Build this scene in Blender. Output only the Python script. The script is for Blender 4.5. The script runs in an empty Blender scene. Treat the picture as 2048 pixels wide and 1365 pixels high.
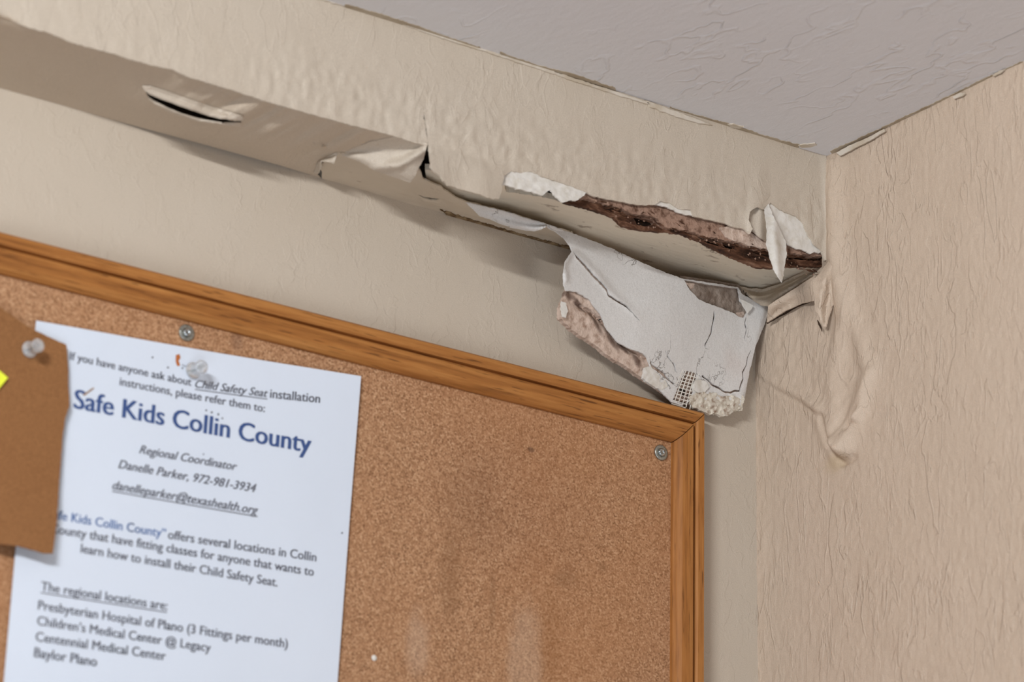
import bpy, bmesh, math, random
from mathutils import Vector, Matrix, noise, geometry
random.seed(7)
C = bpy.context.scene.collection
sc = bpy.context.scene
R = math.radians
# ------------------------------------------------------------------ camera
CAM = Vector((-1.41596, -1.77208, 1.5))
YAW, PITCH, ROLL, FPX = R(34.66), R(20.23), R(1.2), 7500.0
fw = Vector((math.sin(YAW)*math.cos(PITCH), math.cos(YAW)*math.cos(PITCH), math.sin(PITCH)))
r0 = Vector((math.cos(YAW), -math.sin(YAW), 0)); u0 = r0.cross(fw)
rt = r0*math.cos(ROLL) + u0*math.sin(ROLL); up = -r0*math.sin(ROLL) + u0*math.cos(ROLL)
cd = bpy.data.cameras.new('camera'); cam = bpy.data.objects.new('camera', cd); C.objects.link(cam)
M = Matrix((rt, up, -fw)).transposed().to_4x4(); M.translation = CAM
cam.matrix_world = M; sc.camera = cam
cd.sensor_width = 36; cd.lens = 36*FPX/2048; cd.clip_start = .05
cd.dof.use_dof = True; cd.dof.focus_distance = 2.36; cd.dof.aperture_fstop = 8.0
# ------------------------------------------------------------------ view, world, lights
sc.view_settings.view_transform = 'Standard'; sc.view_settings.look = 'None'
sc.view_settings.gamma = 1; sc.view_settings.use_curve_mapping = False
sc.view_settings.exposure = .45
w = bpy.data.worlds.new('world'); sc.world = w; w.use_nodes = True
w.node_tree.nodes['Background'].inputs[0].default_value = (.85, .92, 1, 1)
w.node_tree.nodes['Background'].inputs[1].default_value = .08
def area(name, loc, target, sx, sy, power, col):
    l = bpy.data.lights.new(name, 'AREA'); l.shape = 'RECTANGLE'; l.size = sx; l.size_y = sy
    l.energy = power; l.color = col
    o = bpy.data.objects.new(name, l); C.objects.link(o); o.location = loc
    o.rotation_euler = (Vector(target)-Vector(loc)).to_track_quat('-Z', 'Y').to_euler()
    return o
area('room_lamp', (-1.38, -1.0, 2.422), (-.1, 0, 2.2), .36, .03, 10.5, (.97, 1.0, 1.03))
area('bounce_fill', (-1.4, -1.65, .22), (-.7, -.5, 2.4), 2.1, 2.1, 31, (.93, .98, 1.06))  # added upward fill near the floor, stands in for bounced light

# ------------------------------------------------------------------ projection onto real planes
ZC, ZU, DS = 2.441, 2.3705, .0745     # ceiling, soffit underside, soffit depth
def ray(px, py): return rt*((px-1024)/FPX) - up*((py-682.5)/FPX) + fw
def hit(px, py, p0, n):
    d = ray(px, py); return CAM + d*((p0-CAM).dot(n)/d.dot(n))
NB = Vector((0, -1, 0)); NU = Vector((0, -.06, -1)).normalized(); ND = Vector((0, 0, -1))
NR = Vector((-1, 0, -.006)).normalized()
P_WALL = (Vector((0, 0, 0)), NB)
P_FRONT = (Vector((0, -DS, 0)), NB)
P_UNDER = (Vector((0, -DS, ZU)), NU)
P_RIGHT = (Vector((0, 0, 2.25)), NR)
P_CEIL = (Vector((0, 0, ZC)), ND)
def pl(P, off): return (P[0]+P[1]*off, P[1])
def on(P, px, py, off=0.0): return hit(px, py, P[0]+P[1]*off, P[1])
def fbm(x, y, s, seed=0., o=3):
    v = 0; a = 1; t = 0
    for i in range(o):
        v += a*noise.noise(Vector((x/s, y/s, seed+i*7.1))); t += a; a *= .5; s *= .5
    return v/t
# ------------------------------------------------------------------ materials
def srgb(r, g, b):
    f = lambda c: ((c/255+.055)/1.055)**2.4 if c > 10 else c/255/12.92
    return (f(r), f(g), f(b), 1)
class NT:
    def __init__(s, name, rough=.7, spec=.3):
        s.m = bpy.data.materials.new(name); s.m.use_nodes = True; s.t = s.m.node_tree; s.n = s.t.nodes
        s.b = s.n['Principled BSDF']; s.b.inputs['Roughness'].default_value = rough
        s.b.inputs['Specular IOR Level'].default_value = spec
        s.co = s.n.new('ShaderNodeTexCoord').outputs['Object']
    def L(s, a, b): s.t.links.new(a, b)
    def mp(s, sc=(1, 1, 1), rot=(0, 0, 0), loc=(0, 0, 0)):
        m = s.n.new('ShaderNodeMapping'); s.L(s.co, m.inputs[0])
        m.inputs['Scale'].default_value = sc; m.inputs['Rotation'].default_value = rot; m.inputs['Location'].default_value = loc
        return m.outputs[0]
    def noise(s, scale, detail=3, rough=.5, dist=0, vec=None):
        n = s.n.new('ShaderNodeTexNoise'); s.L(vec or s.co, n.inputs['Vector'])
        n.inputs['Scale'].default_value = scale; n.inputs['Detail'].default_value = detail
        n.inputs['Roughness'].default_value = rough; n.inputs['Distortion'].default_value = dist
        return n.outputs['Fac']
    def vor(s, scale, out='Color', vec=None):
        n = s.n.new('ShaderNodeTexVoronoi'); s.L(vec or s.co, n.inputs['Vector']); n.inputs['Scale'].default_value = scale
        return n.outputs[out]
    def math(s, op, a, b=None, c=None, clamp=False):
        n = s.n.new('ShaderNodeMath'); n.operation = op; n.use_clamp = clamp
        for i, v in enumerate((a, b, c)):
            if v is None: continue
            if isinstance(v, (int, float)): n.inputs[i].default_value = v
            else: s.L(v, n.inputs[i])
        return n.outputs[0]
    def ramp(s, f, stops):
        n = s.n.new('ShaderNodeValToRGB'); s.L(f, n.inputs[0]); e = n.color_ramp.elements
        while len(e) < len(stops): e.new(.5)
        for k, (p, c) in zip(e, stops): k.position = p; k.color = c
        return n.outputs[0]
    def mr(s, v, a, b, c=0., d=1.):
        n = s.n.new('ShaderNodeMapRange'); n.interpolation_type = 'SMOOTHSTEP'; s.L(v, n.inputs[0])
        for i, x in enumerate((a, b, c, d)): n.inputs[i+1].default_value = x
        return n.outputs[0]
    def mix(s, f, a, b):
        n = s.n.new('ShaderNodeMix'); n.data_type = 'RGBA'
        for i, v in ((0, f), (6, a), (7, b)):
            if isinstance(v, (int, float, tuple)): n.inputs[i].default_value = v
            else: s.L(v, n.inputs[i])
        return n.outputs[2]
    def ridges(s, scale, vec, width=.035, mask=2.0, seed=0):
        """thin wandering ridges: contour lines of a noise, broken up by a second one"""
        a = s.noise(scale, 2.5, .5, .3, vec)
        d = s.math('ABSOLUTE', s.math('SUBTRACT', a, .5))
        r = s.mr(d, 0, width, 1, 0)
        k = s.mr(s.noise(scale*.55+seed, 2, .5, 0, vec), .46, .6)
        return s.math('MULTIPLY', r, k)
    def blob(s, P, px, py, rx, ry, soft=.5, deg=0):
        """a mark with its own place on the surface (metres, object space)"""
        c = on(P, px, py); h = FPX/ (c-CAM).length
        m = s.n.new('ShaderNodeVectorMath'); m.operation = 'SUBTRACT'; s.L(s.co, m.inputs[0]); m.inputs[1].default_value = c
        q = s.n.new('ShaderNodeVectorRotate'); q.rotation_type = 'AXIS_ANGLE'; q.inputs['Axis'].default_value = P[1]
        q.inputs['Angle'].default_value = R(deg); s.L(m.outputs[0], q.inputs[0])
        k = s.n.new('ShaderNodeVectorMath'); k.operation = 'MULTIPLY'; s.L(q.outputs[0], k.inputs[0])
        k.inputs[1].default_value = (h/rx, h/rx if abs(P[1].x) > .5 else 0, h/ry)
        if abs(P[1].z) > .5: k.inputs[1].default_value = (h/rx, h/ry, 0)
        l = s.n.new('ShaderNodeVectorMath'); l.operation = 'LENGTH'; s.L(k.outputs[0], l.inputs[0])
        v = s.math('ADD', l.outputs['Value'], s.math('MULTIPLY', s.math('SUBTRACT', s.noise(90, 3), .5), .9))
        return s.mr(v, 1-soft, 1+soft, 1, 0)
    def bump(s, hgt, dist, strength=1.0):
        n = s.n.new('ShaderNodeBump'); n.inputs['Distance'].default_value = dist; n.inputs['Strength'].default_value = strength
        s.L(hgt, n.inputs['Height']); s.L(n.outputs[0], s.b.inputs['Normal'])
        return s
    def col(s, c):
        if isinstance(c, tuple): s.b.inputs['Base Color'].default_value = c
        else: s.L(c, s.b.inputs['Base Color'])
        return s
BEIGE = srgb(203, 191, 175); BEIGE2 = srgb(196, 182, 164)
def paint(name, c1, c2, rot=(0, 0, 0), sc=(1, 1, .4), d=.0007, scale=55, extra=None, rough=.55):
    t = NT(name, rough, .25)
    v = t.mp(sc, rot)
    ter = t.mr(t.noise(scale*1.15, 3, .55, .4, v), .49, .515)
    ter = t.math('MULTIPLY', ter, t.mr(t.noise(scale*.4, 2), .42, .6))
    h = t.math('ADD', t.math('MULTIPLY', t.ridges(scale, v, .03), .5), t.math('MULTIPLY', ter, .55))
    h = t.math('ADD', h, t.math('MULTIPLY', t.ridges(scale*2.1, v, .035, seed=9), .35))
    h = t.math('ADD', h, t.math('MULTIPLY', t.noise(260, 4, .6, 0, v), .55))
    h = t.math('ADD', h, t.math('MULTIPLY', t.noise(900, 2), .25))
    c = t.mix(t.noise(14, 3), c1, c2)
    c = t.mix(t.mr(t.noise(2400, 2), .3, .7, 0, .26), c, srgb(120, 105, 90))
    if extra: c = extra(t, c)
    t.col(c).bump(h, d)
    return t.m
m_back = paint('back_wall_paint', BEIGE, BEIGE2, sc=(1, 1, .7), d=.00018, scale=75)
m_right = paint('right_wall_paint', srgb(208, 188, 168), srgb(200, 180, 159), sc=(1, 1.25, .42), d=.00065, scale=48,
                extra=lambda t, c: t.mix(t.math('MULTIPLY', t.blob(P_RIGHT, 1672, 925, 30, 18, .7), .35), c, srgb(165, 140, 95)))
m_front = paint('soffit_paint', BEIGE, BEIGE2, rot=(0, R(-12), 0), sc=(1, 1, .45), d=.00025, scale=60)
m_under = paint('underside_paint', srgb(200, 184, 164), srgb(192, 176, 156), sc=(1, .5, 1), d=.00025, scale=60)
def fn_ceil():
    t = NT('ceiling_paint', .6, .25); v = t.mp((1, .5, 1), (0, 0, R(25)))
    h = t.math('ADD', t.ridges(45, v, .035), t.math('MULTIPLY', t.noise(200, 4, .6, 0, v), .7))
    t.col(t.mix(t.noise(6, 3), srgb(218, 217, 219), srgb(212, 209, 209))).bump(h, .0006); return t.m
m_ceil = fn_ceil()
def simple(name, c1, c2, scale=200, d=.0003, rough=.85, spec=.15, metal=0., lo=.35, hi=.65, det=4):
    t = NT(name, rough, spec); n = t.noise(scale, det, .6)
    t.col(t.mix(t.mr(n, lo, hi), c1, c2)).bump(n, d); t.b.inputs['Metallic'].default_value = metal; return t.m
m_gyp = simple('pink_gypsum', srgb(160, 130, 112), srgb(92, 64, 50), 260, .0015, lo=.42, hi=.72, det=6)
def fn_gyp2():
    t = NT('pale_pink_gypsum', .85, .15); n = t.noise(230, 6, .6)
    c = t.mix(t.mr(n, .45, .75), srgb(204, 182, 166), srgb(150, 122, 104))
    for x, y, a, b, dg in ((1165, 607, 22, 5, -32), (1200, 640, 30, 6, -45), (1238, 676, 26, 6, -38), (1262, 690, 22, 5, -15), (1292, 712, 16, 7, -40), (1140, 590, 12, 8, -20)):
        c = t.mix(t.math('MULTIPLY', t.blob(pl(P_WALL, .027), x, y, a, b, .6, -dg), .8), c, srgb(78, 54, 42))
    t.col(c).bump(n, .0014); return t.m
m_gyp2 = fn_gyp2()
m_crumb = simple('crumbled_plaster', srgb(206, 196, 180), srgb(138, 110, 90), 200, .001, lo=.48, hi=.72)
def fn_rust():
    t = NT('rusty_wet_wood', .7, .25); v = t.mp((.35, 1, 1.2), (0, R(-17), 0))
    n = t.noise(170, 6, .65, .5, v)
    c = t.ramp(n, [(.34, srgb(34, 20, 13)), (.5, srgb(84, 54, 37)), (.6, srgb(122, 88, 68)), (.72, srgb(150, 120, 98))])
    t.col(c).bump(n, .0018); return t.m
m_rust = fn_rust()
m_dark = simple('dark_wood_cavity_shade', srgb(40, 28, 20), srgb(28, 20, 15), 90, .001)  # framing wood tone, also used to paint the cavity's shade
m_white = simple('torn_white_paper', srgb(218, 213, 205), srgb(200, 192, 178), 160, .0006, lo=.4, hi=.8)
m_dust = simple('grey_gypsum', srgb(150, 136, 124), srgb(118, 102, 90), 150, .002, lo=.35, hi=.7, det=5)
def fn_board():
    t = NT('bare_board_underside', .8, .15)
    v = t.mp((1, .25, 1)); n = t.noise(30, 5, .6, 0, v)
    c = t.mix(n, srgb(204, 190, 170), srgb(186, 171, 151))
    c = t.mix(t.mr(t.noise(120, 5, .65, .4, t.mp((.5, 1.2, 1))), .63, .72, 0, .55), c, srgb(120, 100, 84))
    h = t.noise(180, 5, .6, 0, t.mp((.25, 1, 1)))
    t.col(c).bump(h, .0008); return t.m
m_board = fn_board()
def fn_board2():
    t = NT('pale_bare_board', .8, .15); n = t.noise(40, 5, .6, 0, t.mp((.3, 1, 1)))
    c = t.mix(n, srgb(228, 216, 196), srgb(214, 201, 180))
    c = t.mix(t.mr(t.noise(150, 5, .65, .4, t.mp((.4, 1.2, 1))), .62, .7, 0, .6), c, srgb(130, 108, 90))
    c = t.mix(t.math('MULTIPLY', t.blob(P_UNDER, 1455, 514, 60, 10, .8, 0), t.mr(t.noise(420, 4), .5, .56)), c, srgb(70, 46, 34))
    t.col(c).bump(t.noise(180, 5, .6, 0, t.mp((.25, 1, 1))), .0008); return t.m
m_board2 = fn_board2()
def fn_face():
    t = NT('drywall_paper_face', .8, .15)
    c = t.mix(t.noise(25, 4), srgb(224, 222, 218), srgb(206, 201, 196))
    c = t.mix(t.mr(t.noise(18, 3, .5, 0, t.mp(loc=(3, 1, 2))), .5, .75, 0, .3), c, srgb(200, 176, 164))
    cr = t.math('ABSOLUTE', t.math('SUBTRACT', t.noise(22, 5, .65, .6), .5))
    line = t.math('MULTIPLY', t.mr(cr, 0, .006, 1, 0), t.mr(t.noise(20, 2, vec=t.mp(loc=(7, 3, 1))), .52, .6))
    c = t.mix(t.math('MULTIPLY', line, .6), c, srgb(120, 108, 96))
    c = t.mix(t.mr(t.noise(1400, 2), .35, .7, 0, .2), c, srgb(150, 142, 136))
    h = t.math('SUBTRACT', t.math('MULTIPLY', t.noise(350, 5, .65), .7), line)
    t.col(c).bump(h, .0005); return t.m
m_face = fn_face()
P_CORK = (Vector((0, -.009, 0)), NB)
def fn_cork():
    t = NT('cork', .85, .15)
    n = t.noise(800, 4, .75); v = t.vor(1000, 'Color')
    sep = t.n.new('ShaderNodeSeparateColor'); t.L(v, sep.inputs[0])
    f = t.math('ADD', t.math('MULTIPLY', n, .6), t.math('MULTIPLY', sep.outputs[0], .4))
    c = t.ramp(f, [(.22, srgb(118, 82, 56)), (.42, srgb(164, 121, 88)), (.58, srgb(180, 137, 102)), (.8, srgb(212, 174, 138))])
    c = t.mix(t.mr(t.noise(5, 3), .4, .65, 0, .3), c, srgb(176, 120, 76))
    B = lambda x, y, a, b, s, k, colr: t.mix(t.math('MULTIPLY', t.blob(P_CORK, x, y, a, b, s), k), c, colr)
    for x, y, a, b, s, k, colr in ((1050, 1330, 40, 120, .4, .22, srgb(200, 178, 156)), (835, 1290, 26, 60, .5, .2, srgb(205, 185, 165)),
            (1130, 1160, 24, 18, .7, .25, srgb(105, 75, 50)), (1205, 1135, 12, 10, .7, .25, srgb(110, 80, 55)),
            (475, 685, 12, 20, .7, .4, srgb(105, 75, 62)), (1062, 900, 8, 5, .4, .6, srgb(85, 60, 45)),
            (940, 1010, 60, 90, .6, .2, srgb(120, 84, 56)), (900, 1150, 26, 90, .5, .3, srgb(125, 88, 58)),
            (1100, 1290, 24, 120, .5, .22, srgb(135, 86, 44)), (985, 1200, 8, 60, .4, .3, srgb(120, 84, 56)),
            (1030, 1000, 180, 150, .6, .12, srgb(120, 70, 50))):
        c = B(x, y, a, b, s, k, colr)
    t.col(c).bump(f, .0007); return t.m
m_cork = fn_cork()
def fn_wood(name, axis):
    t = NT(name, .55, .25)
    s1 = (.05, 1, 1) if axis == 0 else (1, 1, .05)
    s2 = (.02, 1, 1) if axis == 0 else (1, 1, .02)
    g = t.noise(420, 4, .6, .2, t.mp(s1)); g2 = t.noise(90, 3, .5, .3, t.mp(s2)); 
    pores = t.mr(t.noise(900, 2, .5, 0, t.mp(s1)), .62, .7)
    c = t.ramp(t.math('ADD', t.math('MULTIPLY', g, .5), t.math('MULTIPLY', g2, .5)),
               [(.32, srgb(112, 66, 28)), (.5, srgb(160, 104, 52)), (.68, srgb(184, 128, 70))])
    c = t.mix(t.math('MULTIPLY', pores, .75), c, srgb(80, 44, 18))
    t.col(c).bump(g, .0002); return t.m
m_oakh = fn_wood('oak_along', 0); m_oakv = fn_wood('oak_upright', 2)
def fn_paper():
    t = NT('printer_paper', .75, .15)
    t.col(t.mix(t.noise(8, 3), srgb(214, 221, 232), srgb(206, 214, 226))).bump(t.noise(22, 3), .0008); return t.m
m_paper = fn_paper()
def fn_card():
    t = NT('brown_card', .85, .1)
    n = t.noise(1200, 3, .6, 0, t.mp((.5, 1, 1.0))); k = t.noise(1200, 3)
    t.col(t.mix(t.mr(t.math('ADD', t.math('MULTIPLY', n, .5), t.math('MULTIPLY', k, .5)), .35, .65), srgb(146, 103, 66), srgb(126, 85, 52))).bump(k, .0002); return t.m
m_card = fn_card()
m_ink = NT('grey_ink', .8, .1).col(srgb(96, 96, 104)).m
m_blue = NT('blue_ink', .8, .1).col(srgb(66, 86, 132)).m
m_blue2 = NT('pale_blue_ink', .8, .1).col(srgb(98, 122, 168)).m
m_orange = NT('rust_stain', .8, .1).col(srgb(178, 106, 60)).m
m_yel = simple('yellow_note_paper', srgb(232, 236, 70), srgb(222, 228, 60), 40, .0001)
m_steel = simple('zinc_steel', srgb(176, 178, 172), srgb(140, 142, 134), 600, .0001, rough=.35, spec=.5, metal=.85)
m_steel2 = simple('bright_screw', srgb(200, 205, 205), srgb(150, 155, 155), 600, .0001, rough=.2, spec=.5, metal=1)
m_hole = NT('crack_shade_tone', .9, .05).col(srgb(70, 55, 45)).m  # shade inside the wall crack and small hole, put into the colour
m_caulk = simple('white_ceiling_paint_smear', srgb(206, 196, 182), srgb(188, 174, 154), 60, .0006)
m_mesh = simple('fibre_mesh', srgb(226, 222, 212), srgb(205, 198, 188), 400, .0001)
def fn_clear():
    t = NT('clear_plastic', .12, .5); t.col((.95, .96, .97, 1)); t.b.inputs['Transmission Weight'].default_value = .8
    t.b.inputs['IOR'].default_value = 1.4; return t.m
m_clear = fn_clear()
m_floor = simple('grey_carpet', srgb(190, 192, 196), srgb(175, 178, 182), 400, .002)
m_far = simple('far_wall_paint', srgb(196, 184, 166), srgb(190, 178, 160), 30, .0005)

# ------------------------------------------------------------------ object helpers
def link(name, me, mat, parent=None):
    o = bpy.data.objects.new(name, me); C.objects.link(o)
    if mat: me.materials.append(mat)
    if parent:
        o.parent = parent
        o.matrix_parent_inverse = Matrix.Translation(parent.location).inverted()
    return o
def tag(o, label=None, cat=None, group=None, kind=None):
    for k, v in (('label', label), ('category', cat), ('group', group), ('kind', kind)):
        if v: o[k] = v
    return o
def thing(name, loc, label, cat, group=None):
    o = bpy.data.objects.new(name, None); C.objects.link(o); o.location = loc; o.empty_display_size = .02
    return tag(o, label, cat, group)
def mesh(name, vs, fs, mat, parent=None, smooth=True):
    me = bpy.data.meshes.new(name); me.from_pydata(vs, [], fs); me.update()
    if smooth: me.polygons.foreach_set('use_smooth', [True]*len(me.polygons))
    return link(name, me, mat, parent)
def box(name, a, b, mat, parent=None, bevel=0.):
    bm = bmesh.new(); bmesh.ops.create_cube(bm, size=1)
    for v in bm.verts: v.co = Vector([a[i]+(b[i]-a[i])*(v.co[i]+.5) for i in range(3)])
    if bevel: bmesh.ops.bevel(bm, geom=bm.edges[:], offset=bevel, segments=2, affect='EDGES')
    me = bpy.data.meshes.new(name); bm.to_mesh(me); bm.free(); return link(name, me, mat, parent)
def inpoly(x, y, P):
    c = False; j = len(P)-1
    for i in range(len(P)):
        xi, yi = P[i][0], P[i][1]; xj, yj = P[j][0], P[j][1]
        if (yi > y) != (yj > y) and x < (xj-xi)*(y-yi)/(yj-yi)+xi: c = not c
        j = i
    return c
def rag(pts, amp, seg=4., seed=0., keep=()):
    """subdivide an outline and tear it: pts (x, y[, off]); edges whose index is in keep stay straight"""
    out = []; n = len(pts)
    for i in range(n):
        a, b = pts[i], pts[(i+1) % n]
        ao = a[2] if len(a) > 2 else 0.; bo = b[2] if len(b) > 2 else 0.
        L = math.hypot(b[0]-a[0], b[1]-a[1]); k = max(1, int(L/seg))
        nx, ny = (b[1]-a[1])/max(L, 1e-6), -(b[0]-a[0])/max(L, 1e-6)
        for j in range(k):
            t = j/k; x = a[0]+(b[0]-a[0])*t; y = a[1]+(b[1]-a[1])*t
            if i in keep or amp == 0: d = 0
            else:
                d = amp*(1.6*fbm(x, y, 16, seed, 2)+1.1*fbm(x, y, 4.5, seed+3, 1))
                if j == 0: d *= .4
            out.append((x+nx*d, y+ny*d, ao+(bo-ao)*t))
    return out
def sheet(name, outline, P, mat, parent, step=5., amp=1.5, seg=4., thick=.0006, holes=(), off=0., disp=None,
          ctrl=(), seed=0., keep=(), smooth=True, hamp=1.0):
    """a torn sheet lying on / peeling off the real plane P; offsets are metres off that plane"""
    O = rag(outline, amp, seg, seed, keep)
    H = [rag([(*h[:2], 0.) for h in hh], hamp, min(seg, 3.), seed+11) for hh in holes]
    xs = [p[0] for p in O]; ys = [p[1] for p in O]
    pts = [(p[0], p[1]) for p in O]; edges = [(i, (i+1) % len(O)) for i in range(len(O))]
    for h in H:
        b = len(pts); pts += [(p[0], p[1]) for p in h]; edges += [(b+i, b+(i+1) % len(h)) for i in range(len(h))]
    nb = len(pts)
    cell = {}
    for p in pts: cell.setdefault((int(p[0]//(step*.6)), int(p[1]//(step*.6))), 1)
    y = min(ys); row = 0
    while y < max(ys):
        x = min(xs)+(step/2 if row % 2 else 0)
        while x < max(xs):
            jx = x+random.uniform(-.2, .2)*step; jy = y+random.uniform(-.2, .2)*step
            if inpoly(jx, jy, O) and not any(inpoly(jx, jy, h) for h in H) and (int(jx//(step*.6)), int(jy//(step*.6))) not in cell:
                pts.append((jx, jy))
            x += step
        y += step*.87; row += 1
    V, E_, F, *_ = geometry.delaunay_2d_cdt([Vector(p) for p in pts], edges, [], 0, 1e-4)
    K = [(p[0], p[1], p[2]) for p in O[::max(1, len(O)//60)]]+[tuple(c) for c in ctrl]
    flat = all(abs(k[2]) < 1e-9 for k in K)
    def offs(x, y):
        o = off
        if not flat:
            s = w_ = 0
            for kx, ky, kz in K:
                q = 1/((x-kx)**2+(y-ky)**2+9)**1.5; s += q*kz; w_ += q
            o += s/w_
        if disp: o += disp(x, y)
        return o
    top = [on(P, v.x, v.y, offs(v.x, v.y)) for v in V]
    n = P[1]
    tris = []
    for f in F:
        cx = sum(V[i].x for i in f)/3; cy = sum(V[i].y for i in f)/3
        if inpoly(cx, cy, O) and not any(inpoly(cx, cy, h) for h in H): tris.append(tuple(f))
    vs = list(top); N = len(top); vs += [v-n*thick for v in top]
    fs = []; cnt = {}
    for f in tris:
        a, b, c = (top[i] for i in f)
        if (b-a).cross(c-a).dot(n) < 0: f = (f[0], f[2], f[1])
        fs.append(f); fs.append((f[2]+N, f[1]+N, f[0]+N))
        for i in range(3):
            e = (f[i], f[(i+1) % 3]); cnt[e] = 1
    for (a, b) in list(cnt):
        if (b, a) not in cnt: fs.append((b, a, a+N, b+N))
    used = sorted({i for f in fs for i in f}); mp_ = {u: i for i, u in enumerate(used)}
    o = mesh(name, [vs[u] for u in used], [tuple(mp_[i] for i in f) for f in fs], mat, parent, smooth)
    if smooth: 
        try: o.data.set_sharp_from_angle(angle=R(50))
        except Exception: pass
    return o
def gauss(x, y, cx, cy, sx, sy, deg=0.):
    a = R(deg); dx, dy = x-cx, y-cy; u = dx*math.cos(a)+dy*math.sin(a); v = -dx*math.sin(a)+dy*math.cos(a)
    return math.exp(-(u/sx)**2-(v/sy)**2)
def ridge(x, y, line, w_):
    """soft ridge along a polyline (x, y, strength)"""
    best = 0
    for (a, b) in zip(line, line[1:]):
        dx, dy = b[0]-a[0], b[1]-a[1]; L = dx*dx+dy*dy
        t = max(0, min(1, ((x-a[0])*dx+(y-a[1])*dy)/L)); d2 = (x-a[0]-dx*t)**2+(y-a[1]-dy*t)**2
        best = max(best, (a[2]+(b[2]-a[2])*t)*math.exp(-d2/(w_*w_)))
    return best

# ================================================================== SETTING
bw = box('wall_back', (-3.2, 0, 0), (.12, .12, 3.3), m_back); tag(bw, kind='structure')
tag(box('ceiling', (-3.2, -3.4, ZC), (.12, .12, ZC+.05), m_ceil), kind='structure')
tag(box('floor', (-3.2, -3.4, -.05), (.12, .12, 0), m_floor), kind='structure')

# right wall: the damaged stretch is a fine mesh with its real bulges, the rest a slab behind
def rw_disp(x, y):
    h = 0
    h += .0055*ridge(x, y, [(1664, 330, .5), (1668, 420, .7), (1674, 520, 1), (1690, 640, .8), (1668, 760, .45), (1672, 850, .7), (1680, 905, 1)], 17)
    h += .0050*ridge(x, y, [(1690, 560, .3), (1715, 660, .5), (1740, 745, .8), (1715, 840, .9), (1690, 900, 1), (1662, 885, .8), (1640, 820, .8), (1600, 790, .5), (1520, 755, .3)], 15)
    h += .0030*ridge(x, y, [(1720, 840, 1), (1738, 770, .6), (1752, 730, .2)], 6)
    h -= .0048*ridge(x, y, [(1646, 835, .7), (1658, 880, 1), (1684, 925, 1), (1705, 915, .6)], 8)
    h -= .0025*ridge(x, y, [(1700, 858, 1), (1722, 820, 1), (1735, 790, .3)], 5)
    h += .0020*ridge(x, y, [(1600, 560, .4), (1625, 640, .6), (1650, 740, .8), (1640, 800, .4)], 22)
    h -= .0012*ridge(x, y, [(1510, 750, .6), (1560, 785, 1), (1600, 805, 1), (1635, 830, 1)], 5)
    if 1600 < x < 1780 and 700 < y < 960: h += .0012*gauss(x, y, 1690, 840, 60, 90)*fbm(x+y*.5, y*.25, 14, 77., 2)
    h += .0009*fbm(x, y, 70, 3.) + .0005*fbm(x*2, y, 18, 5., 2)
    if 1500 < x < 1660 and y < 800: h += .0006*fbm(x*2.2, y, 26, 8., 2)
    return h
def rwall():
    wr = tag(thing('wall_right', (0, 0, 0), None, None), kind='structure')
    def rf(name, y0, y1, x0, x1, st):
        vs = []; fs = []; nx = int((x1-x0)/st)+1; ny = int((y1-y0)/st)+1
        for j in range(ny):
            for i in range(nx):
                X = x0+(x1-x0)*i/(nx-1); Y = y0+(y1-y0)*j/(ny-1)
                d = ray(X, Y); 
                e = min(1, max(0, (Y-y0)/30)) if y0 > 0 else 1
                vs.append(on(P_RIGHT, X, Y, rw_disp(X, Y)))
        for j in range(ny-1):
            for i in range(nx-1):
                a = j*nx+i; fs.append((a, a+1, a+nx+1, a+nx))
        o = mesh(name, vs, fs, m_right, wr)
        return o
    return wr
# wall built in its own plane (y along depth, z up) so that it runs on beyond the frame
def px_of(v):
    d = v-CAM; z = d.dot(fw); return 1024+FPX*d.dot(rt)/z, 682.5-FPX*d.dot(up)/z
def heightwall():
    ys = []; y = .004
    while y > -.50: ys.append(y); y -= .0010
    zs = []; z = 1.98
    while z < 2.4445: zs.append(z); z += .0011
    n = NR; vs = []; fs = []
    for z in zs:
        for y in ys:
            b = Vector((-(z-2.25)*.006, y, z)); X, Y = px_of(b)
            e = min(1, (z-1.98)/.02, (y+.50)/.02)
            vs.append(b+n*(rw_disp(X, Y)*max(0, e)))
    k = len(ys)
    for j in range(len(zs)-1):
        for i in range(k-1):
            a = j*k+i; fs.append((a, a+k, a+k+1, a+1))
    o = mesh('wall_right', vs, fs, m_right)
    bm = bmesh.new(); bm.from_mesh(o.data)
    for a, b in (((.0005, -3.4, 0), (.12, .12, 1.98)), ((.0005, -3.4, 1.98), (.12, -.50, 3.3)), ((.004, -.5, 1.98), (.12, .12, 3.3))):
        g = bmesh.ops.create_cube(bm, size=1)
        for v in g['verts']: v.co = Vector([a[i]+(b[i]-a[i])*(v.co[i]+.5) for i in range(3)])
    bm.to_mesh(o.data); bm.free()
    return tag(o, kind='structure')
wr = heightwall()

# ================================================================== SOFFIT
sof = thing('soffit', (-.6, -DS/2, ZU), 'water-damaged beige boxed soffit with torn, peeling drywall along the ceiling', 'soffit')
def fdisp(x, y):
    e = 35+.293*x                                    # lower edge line of the box
    k = math.exp(-((y-e+30)/70)**2)
    h = .0011*k*fbm(x*1.5, y*.55, 26, 1., 3)*(1 if x > 500 else .4)
    h += .0006*fbm(x, y, 90, 2.)
    if x > 560: h += .0009*math.exp(-((y-e+45)/75)**2)*fbm(x, y*.75, 15, 44., 2)
    h += .0010*math.exp(-((y-e)/14)**2)*-.6
    h += .0014*gauss(x, y, 900, 250, 60, 40)*fbm(x, y, 30, 4.)
    h += .0025*ridge(x, y, [(1653, 318, .5), (1660, 420, 1), (1664, 520, 1.2)], 9)
    h += .0012*ridge(x, y, [(1520, 330, .2), (1515, 400, 1), (1500, 440, 1)], 12)
    return h
ceil_line = [(x, -217.6+.3155*x+(2 if x < 0 else 0)) for x in (-300, 0, 300, 640, 1000, 1300, 1600, 1652)]
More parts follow.
